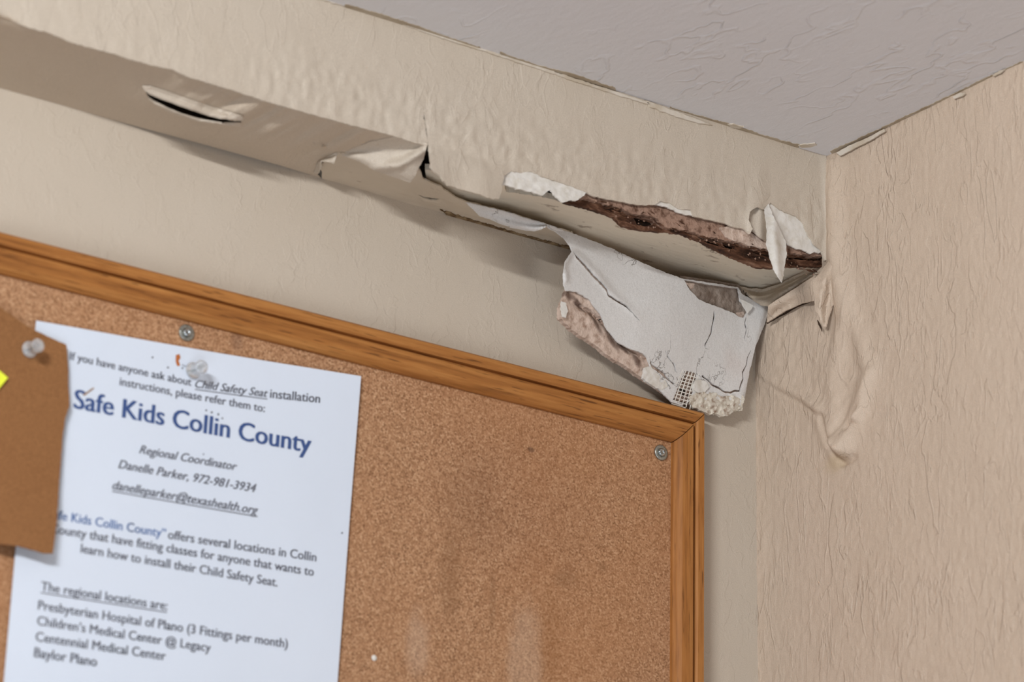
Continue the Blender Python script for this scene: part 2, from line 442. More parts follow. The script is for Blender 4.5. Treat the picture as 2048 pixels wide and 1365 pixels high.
front_low = [(1661, 430), (1662, 520), (1650, 521), (1641, 500), (1629, 490), (1616, 470), (1604, 446), (1592, 433), (1560, 420), (1541, 405),
    (1530, 420), (1516, 414), (1508, 418), (1500, 424), (1497, 440), (1506, 458), (1500, 468), (1487, 458), (1469, 455), (1452, 448), (1424, 441), (1400, 436), (1387, 433),
    (1381, 420), (1356, 418), (1342, 408), (1322, 402), (1308, 410), (1274, 410), (1243, 404), (1210, 398), (1185, 392), (1171, 384),
    (1140, 372), (1117, 364), (1083, 353), (1062, 344), (1040, 346), (1024, 342), (1010, 351), (1005, 368), (1003, 385), (998, 398), (987, 399), (968, 392),
    (954, 387), (925, 380), (896, 371), (886, 362), (881, 352), (870, 344), (861, 334), (861, 322), (859, 304), (857, 290), (851, 255), (847, 226), (848, 224),
    (853, 255), (856, 288), (852, 292), (820, 282), (750, 262), (700, 250), (640, 233), (560, 211), (450, 176), (380, 155), (350, 141), (300, 130), (220, 106),
    (190, 98), (140, 84), (100, 66), (60, 56), (0, 33), (-150, -12), (-300, -56)]
ol = [(x, y) for x, y in ceil_line] + front_low
# the lip below the box edge leans out a little
def fd2(x, y):
    h = fdisp(x, y); e = 35+.293*x
    if 858 < x < 1010 and y > e: h += .00006*(y-e)*(1+.3*math.sin(x*.06))
    if 1495 < x < 1535 and y > 405: h += .00010*(y-405)*math.sin((x-1495)/40*3.14)
    return h
sheet('front_face', ol, P_FRONT, m_front, sof, step=5., amp=1.4, seg=3.5, thick=.0012, disp=fd2, seed=1., keep=set(range(0, 9))|set(range(9, 10)))
# front gypsum behind the paint and paper, set back
gy_low = [(1645, 514), (1600, 510), (1575, 505), (1540, 503), (1516, 499), (1490, 492), (1466, 484), (1440, 478), (1415, 474), (1395, 468), (1370, 460), (1350, 458),
          (1330, 456), (1320, 448), (1314, 438), (1290, 430), (1262, 428), (1245, 418), (1215, 408), (1190, 402), (1160, 394)]
def gydisp(x, y): return .0011*fbm(x, y, 22, 5., 4)+.0006*fbm(x*.6, y*2, 8, 9., 2)
sheet('gypsum_core', [(1150, 372), (1250, 385), (1350, 395), (1450, 425), (1500, 435), (1580, 445), (1655, 490)]+gy_low, pl(P_FRONT, -.0035), m_gyp, sof,
      step=3.2, amp=2.6, seg=2.6, thick=.009, disp=gydisp, seed=4.)
tag(sheet('gypsum_core', [(1440, 455), (1462, 452), (1487, 458), (1510, 470), (1536, 484), (1536, 500), (1500, 492), (1470, 482), (1452, 474)], pl(P_FRONT, -.0025),
      m_gyp2, sof, step=3.2, amp=1.6, seg=2.6, thick=.002, disp=gydisp, seed=6.), 'pale lifted flake of gypsum core')
# rusty stained strip in the gap; dark sheet behind it painted as cavity shade
hole = [(1266, 436), (1280, 432), (1300, 434), (1316, 441), (1310, 448), (1290, 453), (1274, 450)]
sheet('stained_wood_strip', [(1130, 372), (1300, 390), (1500, 430), (1656, 490), (1658, 530), (1642, 534), (1610, 533), (1575, 533), (1545, 537), (1517, 535), (1493, 526), (1470, 516), (1438, 501), (1400, 482), (1363, 467), (1340, 464), (1300, 462), (1262, 457), (1246, 452), (1228, 434), (1190, 420), (1130, 405)], pl(P_FRONT, -.0065), m_rust, sof, step=3.5, amp=1.5, seg=3., thick=.003, holes=[hole, [(1500, 503), (1540, 511), (1575, 513), (1610, 514), (1642, 511), (1643, 524), (1620, 521), (1585, 519), (1545, 517), (1510, 508)],
      [(1365, 461), (1390, 465), (1415, 477), (1445, 485), (1470, 493), (1468, 499), (1440, 494), (1412, 485), (1388, 472)]],
      disp=lambda x, y: .0018*fbm(x*.5, y*1.5, 18, 14., 4), seed=8.)
sheet('cavity_shade_sheet', [(1180, 398), (1300, 405), (1500, 450), (1652, 500), (1652, 526), (1600, 528), (1500, 516), (1440, 496), (1380, 470), (1300, 456), (1250, 450)], pl(P_FRONT, -.0115), m_dark, sof, step=8, amp=.5, seg=6, thick=.001, seed=9.)
# splinters and brown fringe along the gap
fr = []
for i in range(70):
    x = random.uniform(1175, 1640); y0 = 35+.293*x+random.uniform(-4, 26)+(6 if x < 1350 else 12)
    L = random.uniform(6, 22); a = R(random.gauss(17, 14)); wd = random.uniform(.8, 2.2)
    dx, dy = math.cos(a)*L, math.sin(a)*L
    o_ = -.0035+random.uniform(-.0015, .001)
    p = [on(P_FRONT, x, y0, o_), on(P_FRONT, x+dx*.5, y0+dy*.5-wd, o_+.0006), on(P_FRONT, x+dx, y0+dy, o_+.0003), on(P_FRONT, x+dx*.5, y0+dy*.5+wd, o_)]
    q = [v+Vector((0, .0008, 0)) for v in p]; b = len(fr); fr.append((p, q))
vs = []; fs = []
for p, q in fr:
    b = len(vs); vs += p+q; fs += [(b, b+1, b+2, b+3), (b+7, b+6, b+5, b+4)]+[(b+i, b+4+i, b+4+(i+1) % 4, b+(i+1) % 4) for i in range(4)]
tag(mesh('splinters', vs, fs, m_rust, sof, False), kind='stuff')
vs = []; fs = []
for i in range(70):          # crumbs of gypsum along the gap
    x = random.uniform(1225, 1636); y0 = 35+.293*x+random.choice((random.uniform(10, 40), random.uniform(24, 42)))
    c = on(P_FRONT, x, y0, -.004+random.uniform(-.001, .0015)); s = random.uniform(.0003, .0009)
    b = len(vs)
    for k in ((1, 0, 0), (-1, 0, 0), (0, 1, 0), (0, -1, 0), (0, 0, 1), (0, 0, -1)): vs.append(c+Vector(k)*s*random.uniform(.6, 1.4))
    for f in ((0, 2, 4), (2, 1, 4), (1, 3, 4), (3, 0, 4), (2, 0, 5), (1, 2, 5), (3, 1, 5), (0, 3, 5)): fs.append(tuple(b+i for i in f))
tag(mesh('gypsum_crumbs', vs, fs, m_gyp, sof, False), kind='stuff')
box('framing_board', (-2.2, -DS+.020, ZU+.012), (-.001, -.02, ZC-.001), m_dark, sof)
# bare board seen from below
ub = [(850, 340), (1007, 368), (1012, 384), (1060, 390), (1100, 398), (1128, 406), (1160, 405), (1192, 412), (1228, 428), (1246, 447), (1262, 452), (1300, 458),
      (1340, 460), (1363, 463), (1400, 478), (1438, 497), (1470, 512), (1493, 522), (1517, 531), (1545, 533), (1575, 530), (1610, 529), (1642, 530), (1642, 540),
      (1600, 562), (1560, 578), (1520, 582), (1480, 584), (1430, 578), (1370, 568), (1300, 548), (1200, 508), (1110, 478), (1000, 452), (860, 400)]
def ubd(x, y): return -.0018+.0006*fbm(x, y*2, 60, 31.)+.0030*max(0, min(1, (y-(180+.273*x-18))/30))
sheet('bare_board_underside', ub, P_UNDER, m_board2, sof, step=5, amp=1.6, seg=3., thick=.004, disp=ubd, seed=12., keep=set(range(24, 35)))
# torn white facing left on the front
tag(sheet('torn_facing', [(1000, 350), (1024, 338), (1062, 340), (1120, 360), (1175, 382), (1168, 392), (1152, 402), (1140, 401), (1127, 405), (1112, 394), (1101, 380), (1092, 385), (1083, 391), (1066, 385),
      (1048, 381), (1020, 374), (1003, 370)], pl(P_FRONT, -.0013), m_white, sof, step=3.5, amp=1.8, seg=2.6, thick=.0012, seed=15.,
      disp=lambda x, y: .0010*fbm(x, y, 14, 22., 3)+(.00007*max(0, y-375))), 'ragged white inner paper of the drywall')
tag(sheet('torn_facing', [(1300, 408), (1322, 400), (1342, 406), (1356, 416), (1378, 418), (1386, 432), (1370, 430), (1352, 424), (1335, 414)], pl(P_FRONT, -.001), m_white, sof, step=3, amp=1.2, seg=2.4,
      thick=.001, seed=17.), 'thin white torn paper edge')
tag(sheet('torn_facing', [(1524, 408), (1541, 402), (1562, 417), (1594, 430), (1608, 450), (1620, 470), (1632, 486), (1643, 500), (1638, 507), (1629, 503), (1620, 508), (1605, 500), (1594, 499), (1575, 489), (1560, 470),
      (1540, 440)], pl(P_FRONT, -.0012), m_white, sof, step=3.5, amp=1.6, seg=2.6, thick=.001, seed=18., disp=lambda x, y: .0012*fbm(x, y, 25, 40., 3)),
      'broad white inner paper laid bare beside the wall corner')
tag(sheet('peeled_flap', [(1537, 408, .001), (1545, 430, .003), (1560, 458, .004), (1571, 482, .006), (1574, 508, .009), (1569, 535, .012), (1564, 565, .015), (1556, 553, .014), (1547, 537, .012), (1540, 512, .010),
      (1534, 490, .009), (1535, 462, .006), (1531, 435, .004), (1530, 418, .002)], P_FRONT, m_white, sof, step=3.5, amp=1.0, seg=2.6, thick=.0008, seed=19.,
      disp=lambda x, y: .0028*math.exp(-((x-1552-.06*(y-480))/9)**2)*(1 if y > 430 else .3), ctrl=()), 'pointed white paper flap hanging down')
tag(sheet('peeled_flap', [(1494, 414, 0), (1513, 409, 0), (1532, 412, 0), (1538, 424, 0), (1538, 486, .001), (1522, 476, .002), (1508, 464, .002), (1499, 450, .001)], pl(P_FRONT, -.0022), m_front, sof, step=3.5, amp=.9, seg=2.6,
      thick=.001, seed=20., disp=lambda x, y: .0020*math.exp(-((x-1522)/9)**2)), 'beige curl beside the white flap')
# painted underside on the left, with its slit
slit = [(287, 177), (300, 187), (320, 194), (345, 203), (372, 213), (395, 221), (420, 229), (440, 234), (455, 236), (470, 241), (483, 241), (481, 248), (460, 249), (440, 247), (415, 244), (390, 238), (362, 230),
        (340, 221), (318, 211), (300, 199)]
def ud(x, y):
    e = 35+.293*x; b = 180+.273*x; t = (y-e)/(b-e)
    h = 0
    k = math.exp(-((t-.28)/.34)**2)*min(1, max(0, (x-330)/140))
    h += .0045*k*fbm(x*.48+y*.88, x*.12, 22, 51., 2)
    h += .0006*fbm(x, y, 120, 52.)
    h += .0055*gauss(x, y, 460, 252, 190, 50, 16)*max(0, min(1, (655-x)/110))
    h += .0016*ridge(x, y, [(300, 203, .3), (345, 224, 1), (400, 243, 1), (480, 252, .5)], 5)
    h += .0022*ridge(x, y, [(630, 290, 1), (648, 294, 1)], 4)
    h -= .0010*math.exp(-((y-e)/6)**2)
    return h
und = [(-300, -58), (-150, -14), (0, 31), (60, 54), (100, 64), (140, 82), (190, 96), (220, 104), (300, 128), (350, 139), (380, 153), (450, 174), (560, 209), (640, 231), (700, 248), (750, 260), (820, 280), (852, 292),
       (846, 306), (800, 300), (740, 304), (700, 312), (680, 310), (672, 306), (674, 318), (668, 330), (655, 326), (643, 326), (645, 336), (634, 348), (643, 357), (560, 331), (400, 287), (200, 233), (0, 179), (-150, 137), (-300, 97)]
sheet('painted_underside', und, P_UNDER, m_under, sof, step=5., amp=.9, seg=4, thick=.0010, holes=[slit], disp=ud, seed=21., keep=set(range(29, 37)), hamp=.5)
tag(sheet('peeled_flap', [(285, 174, 0), (300, 174, 0), (345, 189, 0), (400, 208, 0), (450, 224, 0), (486, 235, .0005), (486, 241, .002), (470, 243, .002), (455, 239, .0028), (440, 238, .003), (420, 233, .003), (395, 225, .003), (372, 217, .003), (345, 207, .0028), (320, 198, .0024), (300, 190, .0018), (288, 180, .001)],
      pl(P_UNDER, .001), m_front, sof, step=3.5, amp=.7, seg=3, thick=.0008, seed=22., disp=lambda x, y: ud(x, y)), 'lit paper lip bulging above the slit')
tag(sheet('peeled_flap', [(296, 195), (318, 208), (340, 219), (365, 229), (390, 236), (415, 242), (440, 246), (481, 247), (481, 254), (440, 249), (412, 246), (388, 241), (362, 234), (338, 225), (314, 212)], pl(P_UNDER, .0016), m_front, sof, step=3, amp=.5, seg=3,
      thick=.0006, seed=23., disp=lambda x, y: ud(x, y)+.0015*max(0, min(1, (y-(199+.30*(x-300)))/6))), 'thin pale lip along the slit')
# curled rims round the end of the painted skin
tag(sheet('peeled_flap', [(636, 349, .002), (645, 334, .005), (642, 324, .006), (655, 324, .007), (668, 328, .007), (673, 312, .003), (676, 308, .001), (671, 306, .001), (655, 315, .001), (635, 325, .001), (628, 346, .0005)],
      P_UNDER, m_front, sof, step=3, amp=1., seg=2.4, thick=.0006, seed=24.), 'small curled rim of paint')
# bright flap of painted paper folded down at the edge
tag(sheet('peeled_flap', [(672, 307, .0), (702, 298, .0), (745, 283, .0), (787, 274, .0), (820, 282, .0), (856, 290, .001), (852, 300, .003), (848, 318, .006), (838, 335, .010), (832, 350, .013), (820, 366, .015), (806, 361, .014),
      (787, 355, .013), (765, 347, .011), (746, 340, .010), (725, 327, .007), (702, 317, .004), (688, 313, .002)], P_UNDER, m_front, sof, step=3.5, amp=1.0, seg=3., thick=.0009, seed=25.,
      disp=lambda x, y: .0020*ridge(x, y, [(850, 300, 1), (800, 330, 1), (745, 338, .4)], 9)+.0005*fbm(x, y, 20, 3.)), 'bright beige paint flap folded down')
# second layer of board paper, sagging, running into the hanging piece
l2 = [(640, 330, .002), (673, 305, .001), (720, 312, .001), (787, 325, .001), (830, 335, .001), (840, 340, .002), (846, 358, .003), (862, 366, .004), (878, 372, .004), (890, 381, .004), (904, 391, .004), (911, 396, .004), (937, 406, .004), (975, 416, .004), (1010, 424, .005),
      (1060, 440, .006), (1110, 456, .006), (1144, 466, .006), (1150, 480, .003), (1146, 497, .001), (1120, 494, .0005), (1083, 487, .0005), (1045, 476, .0005), (1010, 466, .0005), (960, 452, .0005), (911, 438, .0005), (850, 418, .0005), (790, 400, .0005), (735, 384, .0005), (690, 371, .0005), (644, 358, .0005)]
sl2 = [(836, 390), (850, 394), (862, 396), (880, 398), (872, 401), (858, 400), (846, 396)]
sheet('loose_board_paper', l2, P_UNDER, m_board, sof, step=4.5, amp=1.4, seg=3., thick=.0010, holes=[sl2], seed=28., hamp=.8,
      disp=lambda x, y: .0008*fbm(x, y*1.5, 45, 61.)+.0012*ridge(x, y, [(848, 402, 1), (880, 408, 1)], 5)+.0012*ridge(x, y, [(775, 402, 1), (810, 411, 1), (835, 416, .6)], 4))
tag(sheet('peeled_flap', [(930, 405, .004), (975, 416, .006), (1010, 424, .007), (1060, 440, .009), (1110, 455, .010), (1128, 463, .010), (1112, 462, .011), (1095, 453, .013), (1082, 460, .014), (1069, 463, .014), (1048, 461, .013), (1025, 457, .013), (1000, 448, .011), (981, 440, .009), (958, 432, .007),
      (946, 419, .006)], P_UNDER, m_face, sof, step=3.5, amp=.8, seg=3., thick=.0006, seed=30.), 'curled white paper edge under the bare board')
# brown torn fringe where the underside meets the wall
tag(sheet('torn_seam', [(880, 420), (960, 446), (1040, 469), (1100, 484), (1147, 495), (1149, 501), (1100, 493), (1050, 482), (1000, 469), (950, 453), (900, 438)], pl(P_UNDER, .0016),
      simple('stained_tape', srgb(150, 128, 98), srgb(96, 74, 50), 200, .001), sof, step=3, amp=2.2, seg=2.5, thick=.0012, seed=33.), 'brown stained joint tape')
# end curl toward the right wall
tag(sheet('peeled_flap', [(1474, 573, .001), (1500, 579, .001), (1527, 580, .001), (1563, 569, .001), (1585, 556, .000), (1612, 545, .0), (1641, 532, .0), (1645, 540, .003), (1622, 556, .006), (1602, 570, .009), (1585, 580, .012), (1563, 594, .014),
      (1548, 607, .015), (1538, 613, .015), (1525, 612, .014), (1509, 604, .011), (1495, 592, .007)], P_UNDER, m_under, sof, step=3.5, amp=1.1, seg=3., thick=.0007, seed=35.,
      disp=lambda x, y: .0018*ridge(x, y, [(1530, 590, 1), (1560, 580, 1), (1620, 550, .5)], 9)+.0006*fbm(x, y, 20, 71.)), 'grey-beige paper curl reaching to the right wall')
# paint smears along the ceiling joint
def smear(pts, name='ceiling_paint_smear', off=.0012, P=P_FRONT, par=sof, m=m_caulk): sheet(name, pts, pl(P, off), m, par, step=3.5, amp=1.0, seg=3., thick=.0012, seed=random.random()*50)
smear([(620, -14), (700, 8), (780, 34), (860, 62), (980, 101), (1100, 140), (1230, 183), (1300, 206), (1300, 209), (1228, 188), (1100, 146), (980, 106), (860, 68), (780, 39), (690, 12), (620, -8)])
smear([(1290, 200), (1350, 222), (1420, 248), (1426, 251), (1400, 247), (1350, 232), (1300, 214)])

m_over = simple('beige_paint_overlap', srgb(176, 162, 142), srgb(160, 144, 122), 60, .0004)
for pts in ([(690, 9), (760, 28), (830, 50), (900, 76), (960, 95), (962, 99), (900, 82), (830, 62), (760, 39), (690, 15)], [(1000, 104), (1040, 118), (1080, 132), (1140, 146), (1230, 176), (1232, 183), (1140, 154), (1080, 137), (1000, 108)],
            [(1340, 214), (1400, 232), (1470, 252), (1540, 275), (1600, 290), (1598, 296), (1540, 281), (1460, 256), (1400, 239), (1340, 220)], [(1660, 303), (1720, 276), (1800, 238), (1880, 200), (1960, 162), (2040, 124), (2048, 124), (1960, 168), (1880, 205), (1800, 243), (1720, 281), (1664, 308)]):
    sheet('ceiling_paint_smear', pts, pl(P_CEIL, .0003), m_over, sof, step=4, amp=1.3, seg=3., thick=.0006, seed=random.random()*50)
for pts in ([(1596, 291), (1612, 289), (1630, 287), (1634, 291), (1618, 295), (1604, 296)], [(1455, 249), (1470, 250), (1488, 254), (1480, 258), (1462, 255)]):
    sheet('ceiling_paint_smear', pts, pl(P_CEIL, .0006), m_caulk, sof, step=3.5, amp=1.2, seg=3., thick=.0008, seed=random.random()*50)
# ================================================================== HANGING DRYWALL PIECE
hang = thing('drywall_piece', on(pl(P_WALL, .012), 1320, 700), 'broken white drywall piece hanging between the soffit and the cork board', 'drywall')
def hoff(x, y):
    t = max(0, min(1, (y-480)/340)); l = max(0, min(1, (1480-x)/350))
    return (.022-.012*t)+.012*l*(1-abs(2*t-.9)*.6)+.0012*math.sin(x*.02+y*.01)
core = [(1152, 505), (1142, 524), (1138, 550), (1135, 578), (1126, 600), (1120, 615), (1121, 638), (1151, 665), (1190, 690), (1222, 716), (1260, 738), (1286, 758), (1318, 777), (1344, 797), (1383, 810), (1420, 822), (1444, 828), (1467, 818),
        (1480, 816), (1484, 796), (1492, 742), (1503, 690), (1524, 628), (1520, 616), (1500, 606), (1470, 584), (1364, 564), (1306, 542), (1225, 508), (1170, 490)]
core_o = sheet('gypsum_core', core, P_WALL, m_gyp2, hang, step=4, amp=2.0, seg=3., thick=.0035, seed=41.,
      disp=lambda x, y: hoff(x, y)-.0022+.0016*fbm(x, y, 26, 81., 4)+.0006*fbm(x, y, 7, 85., 2)
      -.0030*gauss(x, y, 1430, 600, 60, 30)-.0045*ridge(x, y, [(1140, 603, .5), (1180, 625, 1), (1225, 665, 1), (1240, 685, 1), (1290, 720, .6)], 4))
tag(core_o, 'pinkish rough gypsum along the lower left edge')
mh = [(1370, 742), (1383, 744), (1394, 748), (1391, 764), (1386, 784), (1379, 800), (1368, 811), (1356, 806), (1346, 800), (1354, 780), (1362, 760)]
torn = [(1368, 560), (1380, 581), (1399, 600), (1412, 606), (1428, 611), (1441, 616), (1455, 622), (1467, 627), (1478, 634), (1487, 636), (1494, 624), (1488, 611), (1480, 600), (1478, 586), (1476, 577), (1420, 570)]
crk = [(1145, 501), (1157, 514), (1172, 530), (1187, 548), (1205, 566), (1216, 579), (1219, 590), (1238, 602), (1254, 612), (1268, 628), (1286, 649), (1268, 631), (1252, 615), (1236, 606), (1216, 593), (1212, 583), (1202, 571), (1184, 553), (1168, 534), (1154, 519)]
crk2 = [(1428, 618), (1430, 632), (1426, 650), (1423, 668), (1412, 690), (1411, 696), (1418, 700), (1411, 698), (1409, 690), (1420, 668), (1424, 650), (1427, 632)]
crk3 = [(1405, 750), (1418, 760), (1425, 768), (1440, 775), (1448, 782), (1460, 784), (1470, 780), (1478, 781), (1480, 770), (1485, 758), (1484, 745), (1492, 730), (1494, 715), (1500, 704), (1503, 698), (1496, 718), (1494, 731), (1487, 745), (1488, 760), (1483, 772), (1480, 785), (1470, 784), (1461, 788), (1446, 785), (1438, 779), (1422, 771), (1416, 763), (1403, 753)]
crk4 = [(1298, 712), (1306, 730), (1328, 745), (1340, 760), (1350, 768), (1345, 769), (1334, 760), (1322, 749), (1302, 735)]
crk5 = [(1494, 630), (1491, 645), (1494, 660), (1490, 676), (1492, 688), (1488, 676), (1492, 660), (1489, 645)]
crk6 = [(1330, 700), (1338, 716), (1350, 730), (1352, 742), (1358, 750), (1350, 743), (1347, 731), (1336, 717)]
face = [(1092, 448), (1110, 455), (1144, 466), (1185, 482), (1225, 498), (1265, 517), (1306, 535), (1340, 549), (1368, 558), (1420, 566), (1476, 575), (1484, 588), (1510, 604), (1538, 613), (1537, 626), (1525, 660), (1510, 698), (1500, 740), (1494, 770), (1489, 800), (1484, 812), (1470, 806), (1455, 800), (1430, 800), (1400, 800), (1386, 790),
        (1379, 803), (1365, 812), (1344, 805), (1318, 779), (1290, 759), (1296, 742), (1300, 730), (1294, 716), (1286, 707), (1260, 698), (1235, 684), (1212, 655), (1203, 632), (1180, 600), (1154, 584), (1133, 582), (1128, 571), (1127, 549), (1132, 521), (1145, 503), (1141, 492), (1130, 478), (1114, 465), (1098, 456)]
def facedisp(x, y):
    h = hoff(x, y)+.0004*fbm(x, y, 60, 91.)
    h += .0020*ridge(x, y, [(1132, 560, 1), (1128, 530, 1), (1142, 506, 1)], 6)
    h += .0014*ridge(x, y, [(1150, 505, 1), (1190, 545, 1), (1222, 585, 1), (1280, 636, .3)], 7)
    h -= .0025*max(0, min(1, (x-(1536-(y-626)*.24)+9)/9))
    h += .0012*fbm(x, y, 12, 95., 3)*max(0, min(1, (y-770)/30))
    h += .0010*ridge(x, y, [(1340, 772, 1), (1352, 776, 1)], 5)
    return h
sheet('paper_face', face, P_WALL, m_face, hang, step=4, amp=1.0, seg=3., thick=.0010, holes=[torn, crk, crk2, crk3, crk4, crk5, crk6, mh], disp=facedisp, seed=44., hamp=.9)
tag(sheet('paper_scrap', [(1123, 603), (1132, 606), (1136, 622), (1132, 636), (1125, 634), (1122, 618)], P_WALL, m_white, hang, step=3, amp=1.2, seg=2.4, thick=.0008, disp=lambda x, y: hoff(x, y)+.0005, seed=46.), 'small white paper scrap on the pink edge')
tag(sheet('paper_scrap', [(1480, 598), (1493, 604), (1506, 611), (1504, 618), (1496, 627), (1488, 614)], P_WALL, m_white, hang, step=3, amp=.8, seg=2.4, thick=.0008, disp=lambda x, y: hoff(x, y)+.0022, seed=47.), 'pale curl at the torn hole')
# grey inside of the torn hole
tag(sheet('exposed_core', [(1360, 552), (1390, 600), (1440, 626), (1486, 642), (1500, 630), (1490, 590), (1478, 570), (1420, 560)], P_WALL, m_dust, hang, step=3.5, amp=.5, seg=3., thick=.001,
      disp=lambda x, y: hoff(x, y)-.0026+.0022*fbm(x*1.6, y, 20, 99., 3), seed=48.), 'grey lumpy core inside the torn hole')
# white plaster at the mesh and crumbled lower edge
tag(sheet('plaster_patch', [(1290, 735), (1302, 733), (1312, 746), (1330, 760), (1336, 775), (1322, 781), (1300, 768), (1286, 757)], P_WALL, m_white, hang, step=3, amp=1.5, seg=2.4, thick=.002,
      disp=lambda x, y: hoff(x, y)+.0002+.001*fbm(x, y, 14, 6., 3), seed=49.), 'lump of white filler')
tag(sheet('plaster_patch', [(1392, 762), (1402, 760), (1414, 765), (1418, 775), (1410, 785), (1396, 786), (1388, 780), (1386, 770)], P_WALL, m_white, hang, step=3, amp=1., seg=2.4, thick=.002,
      disp=lambda x, y: hoff(x, y)+.0012+.001*fbm(x, y, 14, 7., 3), seed=50.), 'lump of white filler')
sheet('crumbled_edge', [(1379, 792), (1398, 784), (1412, 788), (1432, 786), (1446, 794), (1462, 790), (1476, 796), (1484, 790), (1489, 800), (1485, 822), (1467, 823), (1458, 831), (1444, 833), (1430, 829), (1418, 829), (1400, 822), (1383, 814)], P_WALL, m_crumb, hang,
      step=2.2, amp=2.6, seg=2., thick=.002, seed=52., disp=lambda x, y: hoff(x, y)+.0006+.0030*fbm(x, y, 11, 53., 3))
vs = []; fs = []
ico = bmesh.new(); bmesh.ops.create_icosphere(ico, subdivisions=1, radius=1); IV = [v.co.copy() for v in ico.verts]; IF = [tuple(v.index for v in f.verts) for f in ico.faces]; ico.free()
crumbp = [(1385, 790), (1400, 786), (1430, 792), (1455, 796), (1482, 790), (1488, 800), (1484, 822), (1467, 824), (1444, 833), (1422, 829), (1383, 812)]
k = 0
while k < 150:
    x = random.uniform(1380, 1490); y = random.uniform(784, 836)
    if not inpoly(x, y, crumbp): continue
    k += 1; c = on(P_WALL, x, y, hoff(x, y)-.0012+random.uniform(-.001, .001)); s = random.uniform(.0003, .0011)
    b = len(vs); sd = random.random()*90
    for v in IV: vs.append(c+v*s*(1+.5*noise.noise(v*1.7+Vector((sd, 0, 0)))))
    fs += [tuple(b+i for i in f) for f in IF]
tag(mesh('plaster_crumbs', vs, fs, m_crumb, hang, False), kind='stuff')
# mesh tape: strands that can be told apart
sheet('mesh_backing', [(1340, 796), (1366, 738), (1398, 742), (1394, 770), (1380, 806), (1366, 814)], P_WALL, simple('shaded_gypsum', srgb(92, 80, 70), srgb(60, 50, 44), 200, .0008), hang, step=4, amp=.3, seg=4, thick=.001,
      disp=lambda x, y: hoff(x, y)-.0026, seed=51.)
mt = sheet('mesh_tape', [(1340, 800), (1341, 799), (1341, 801)], P_WALL, m_mesh, hang, step=9, amp=0, seg=4, thick=.0002, disp=lambda x, y: hoff(x, y)-.001)
def strand(a, b, wd=1.0):
    n = 7; vs = []; fs = []
    L = math.hypot(b[0]-a[0], b[1]-a[1]); nx, ny = -(b[1]-a[1])/L*wd, (b[0]-a[0])/L*wd
    for i in range(n+1):
        t = i/n; x = a[0]+(b[0]-a[0])*t+.5*math.sin(a[0]+5*t); y = a[1]+(b[1]-a[1])*t
        o_ = hoff(x, y)-.0004
        for sx, so in ((1, 0), (1, .0004), (-1, .0004), (-1, 0)): vs.append(on(P_WALL, x+nx*sx, y+ny*sx, o_+so))
    for i in range(n):
        for j in range(4): q = i*4; fs.append((q+j, q+(j+1) % 4, q+4+(j+1) % 4, q+4+j))
    return mesh('mesh_strand', vs, fs, m_mesh, mt, False)
for i in range(6):   # long strands running down-left
    x0 = 1366+i*6.2; strand((x0, 739+i*1.6), (x0-24+i*1.2, 797+i*4.5), 1.0)
for i in range(10):  # cross strands
    y0 = 748+i*6.6; x0 = 1363-i*2.2; strand((x0, y0), (x0+34-i*.6, y0+9), .9)

# peeling paint on the right wall (pieces of that wall)
def rpart(name, pts, mat, lab, **k):
    o = sheet(name, pts, P_RIGHT, mat, None, **k); o.parent = wr
    if lab: o['label'] = lab
    return o
rpart('peeled_paint', [(1657, 523, .003), (1648, 534, .005), (1641, 546, .008), (1630, 556, .011), (1621, 565, .013), (1623, 580, .013), (1628, 594, .012), (1629, 606, .012), (1631, 622, .012), (1637, 630, .010), (1643, 648, .008), (1650, 655, .006), (1660, 625, .004), (1672, 585, .004), (1677, 552, .004), (1668, 538, .004)],
      m_right, 'curled flap of beige paint at the soffit corner', step=3.5, amp=1.1, seg=2.8, thick=.0008, seed=60., disp=lambda x, y: .0016*fbm(x, y, 24, 61., 2)+.002*ridge(x, y, [(1660, 530, 1), (1648, 570, 1), (1640, 640, .4)], 9))
rpart('plaster_crack_shade', [(1533, 645), (1552, 634), (1570, 625), (1590, 612), (1604, 607), (1626, 602), (1606, 610), (1590, 617), (1570, 629), (1552, 638), (1534, 648)], m_hole, 'dark strip painted as the shade of an open crack', step=4, amp=.8, seg=3., thick=.0006, off=.0026, seed=62.,
      disp=lambda x, y: rw_disp(x, y)-.0022)  # strip lies on the wall face, its dark colour stands for crack shade
rpart('plaster_crack_shade', [(1634, 640), (1638, 646), (1642, 655), (1643, 663), (1640, 656), (1636, 649)], m_hole, None, step=4, amp=.3, seg=3., thick=.0006, off=.0060, seed=63.)  # dark patch painted as the shade of a small hole
rpart('peeled_paint', [(1536, 612, .014), (1560, 596, .012), (1590, 577, .009), (1620, 557, .007), (1645, 545, .006), (1632, 575, .008), (1628, 602, .007), (1604, 607, .005), (1570, 622, .005), (1534, 645, .006)], m_right, 'smooth strained paint skin above the crack',
      step=4, amp=.5, seg=3., thick=.0008, seed=64., disp=lambda x, y: .0006*fbm(x, y, 24, 68., 2))
for pts in ([(1672, 306), (1700, 290), (1735, 276), (1768, 258), (1770, 262), (1740, 281), (1705, 299), (1680, 312)], [(1905, 193), (1920, 186), (1931, 186), (1925, 192), (1908, 198)], [(1984, 150), (1998, 142), (2010, 138), (2000, 147), (1988, 153)]):
    rpart('paint_smear', pts, m_caulk, None, step=3.5, amp=.8, seg=3., thick=.0008, off=.0022, seed=66.)

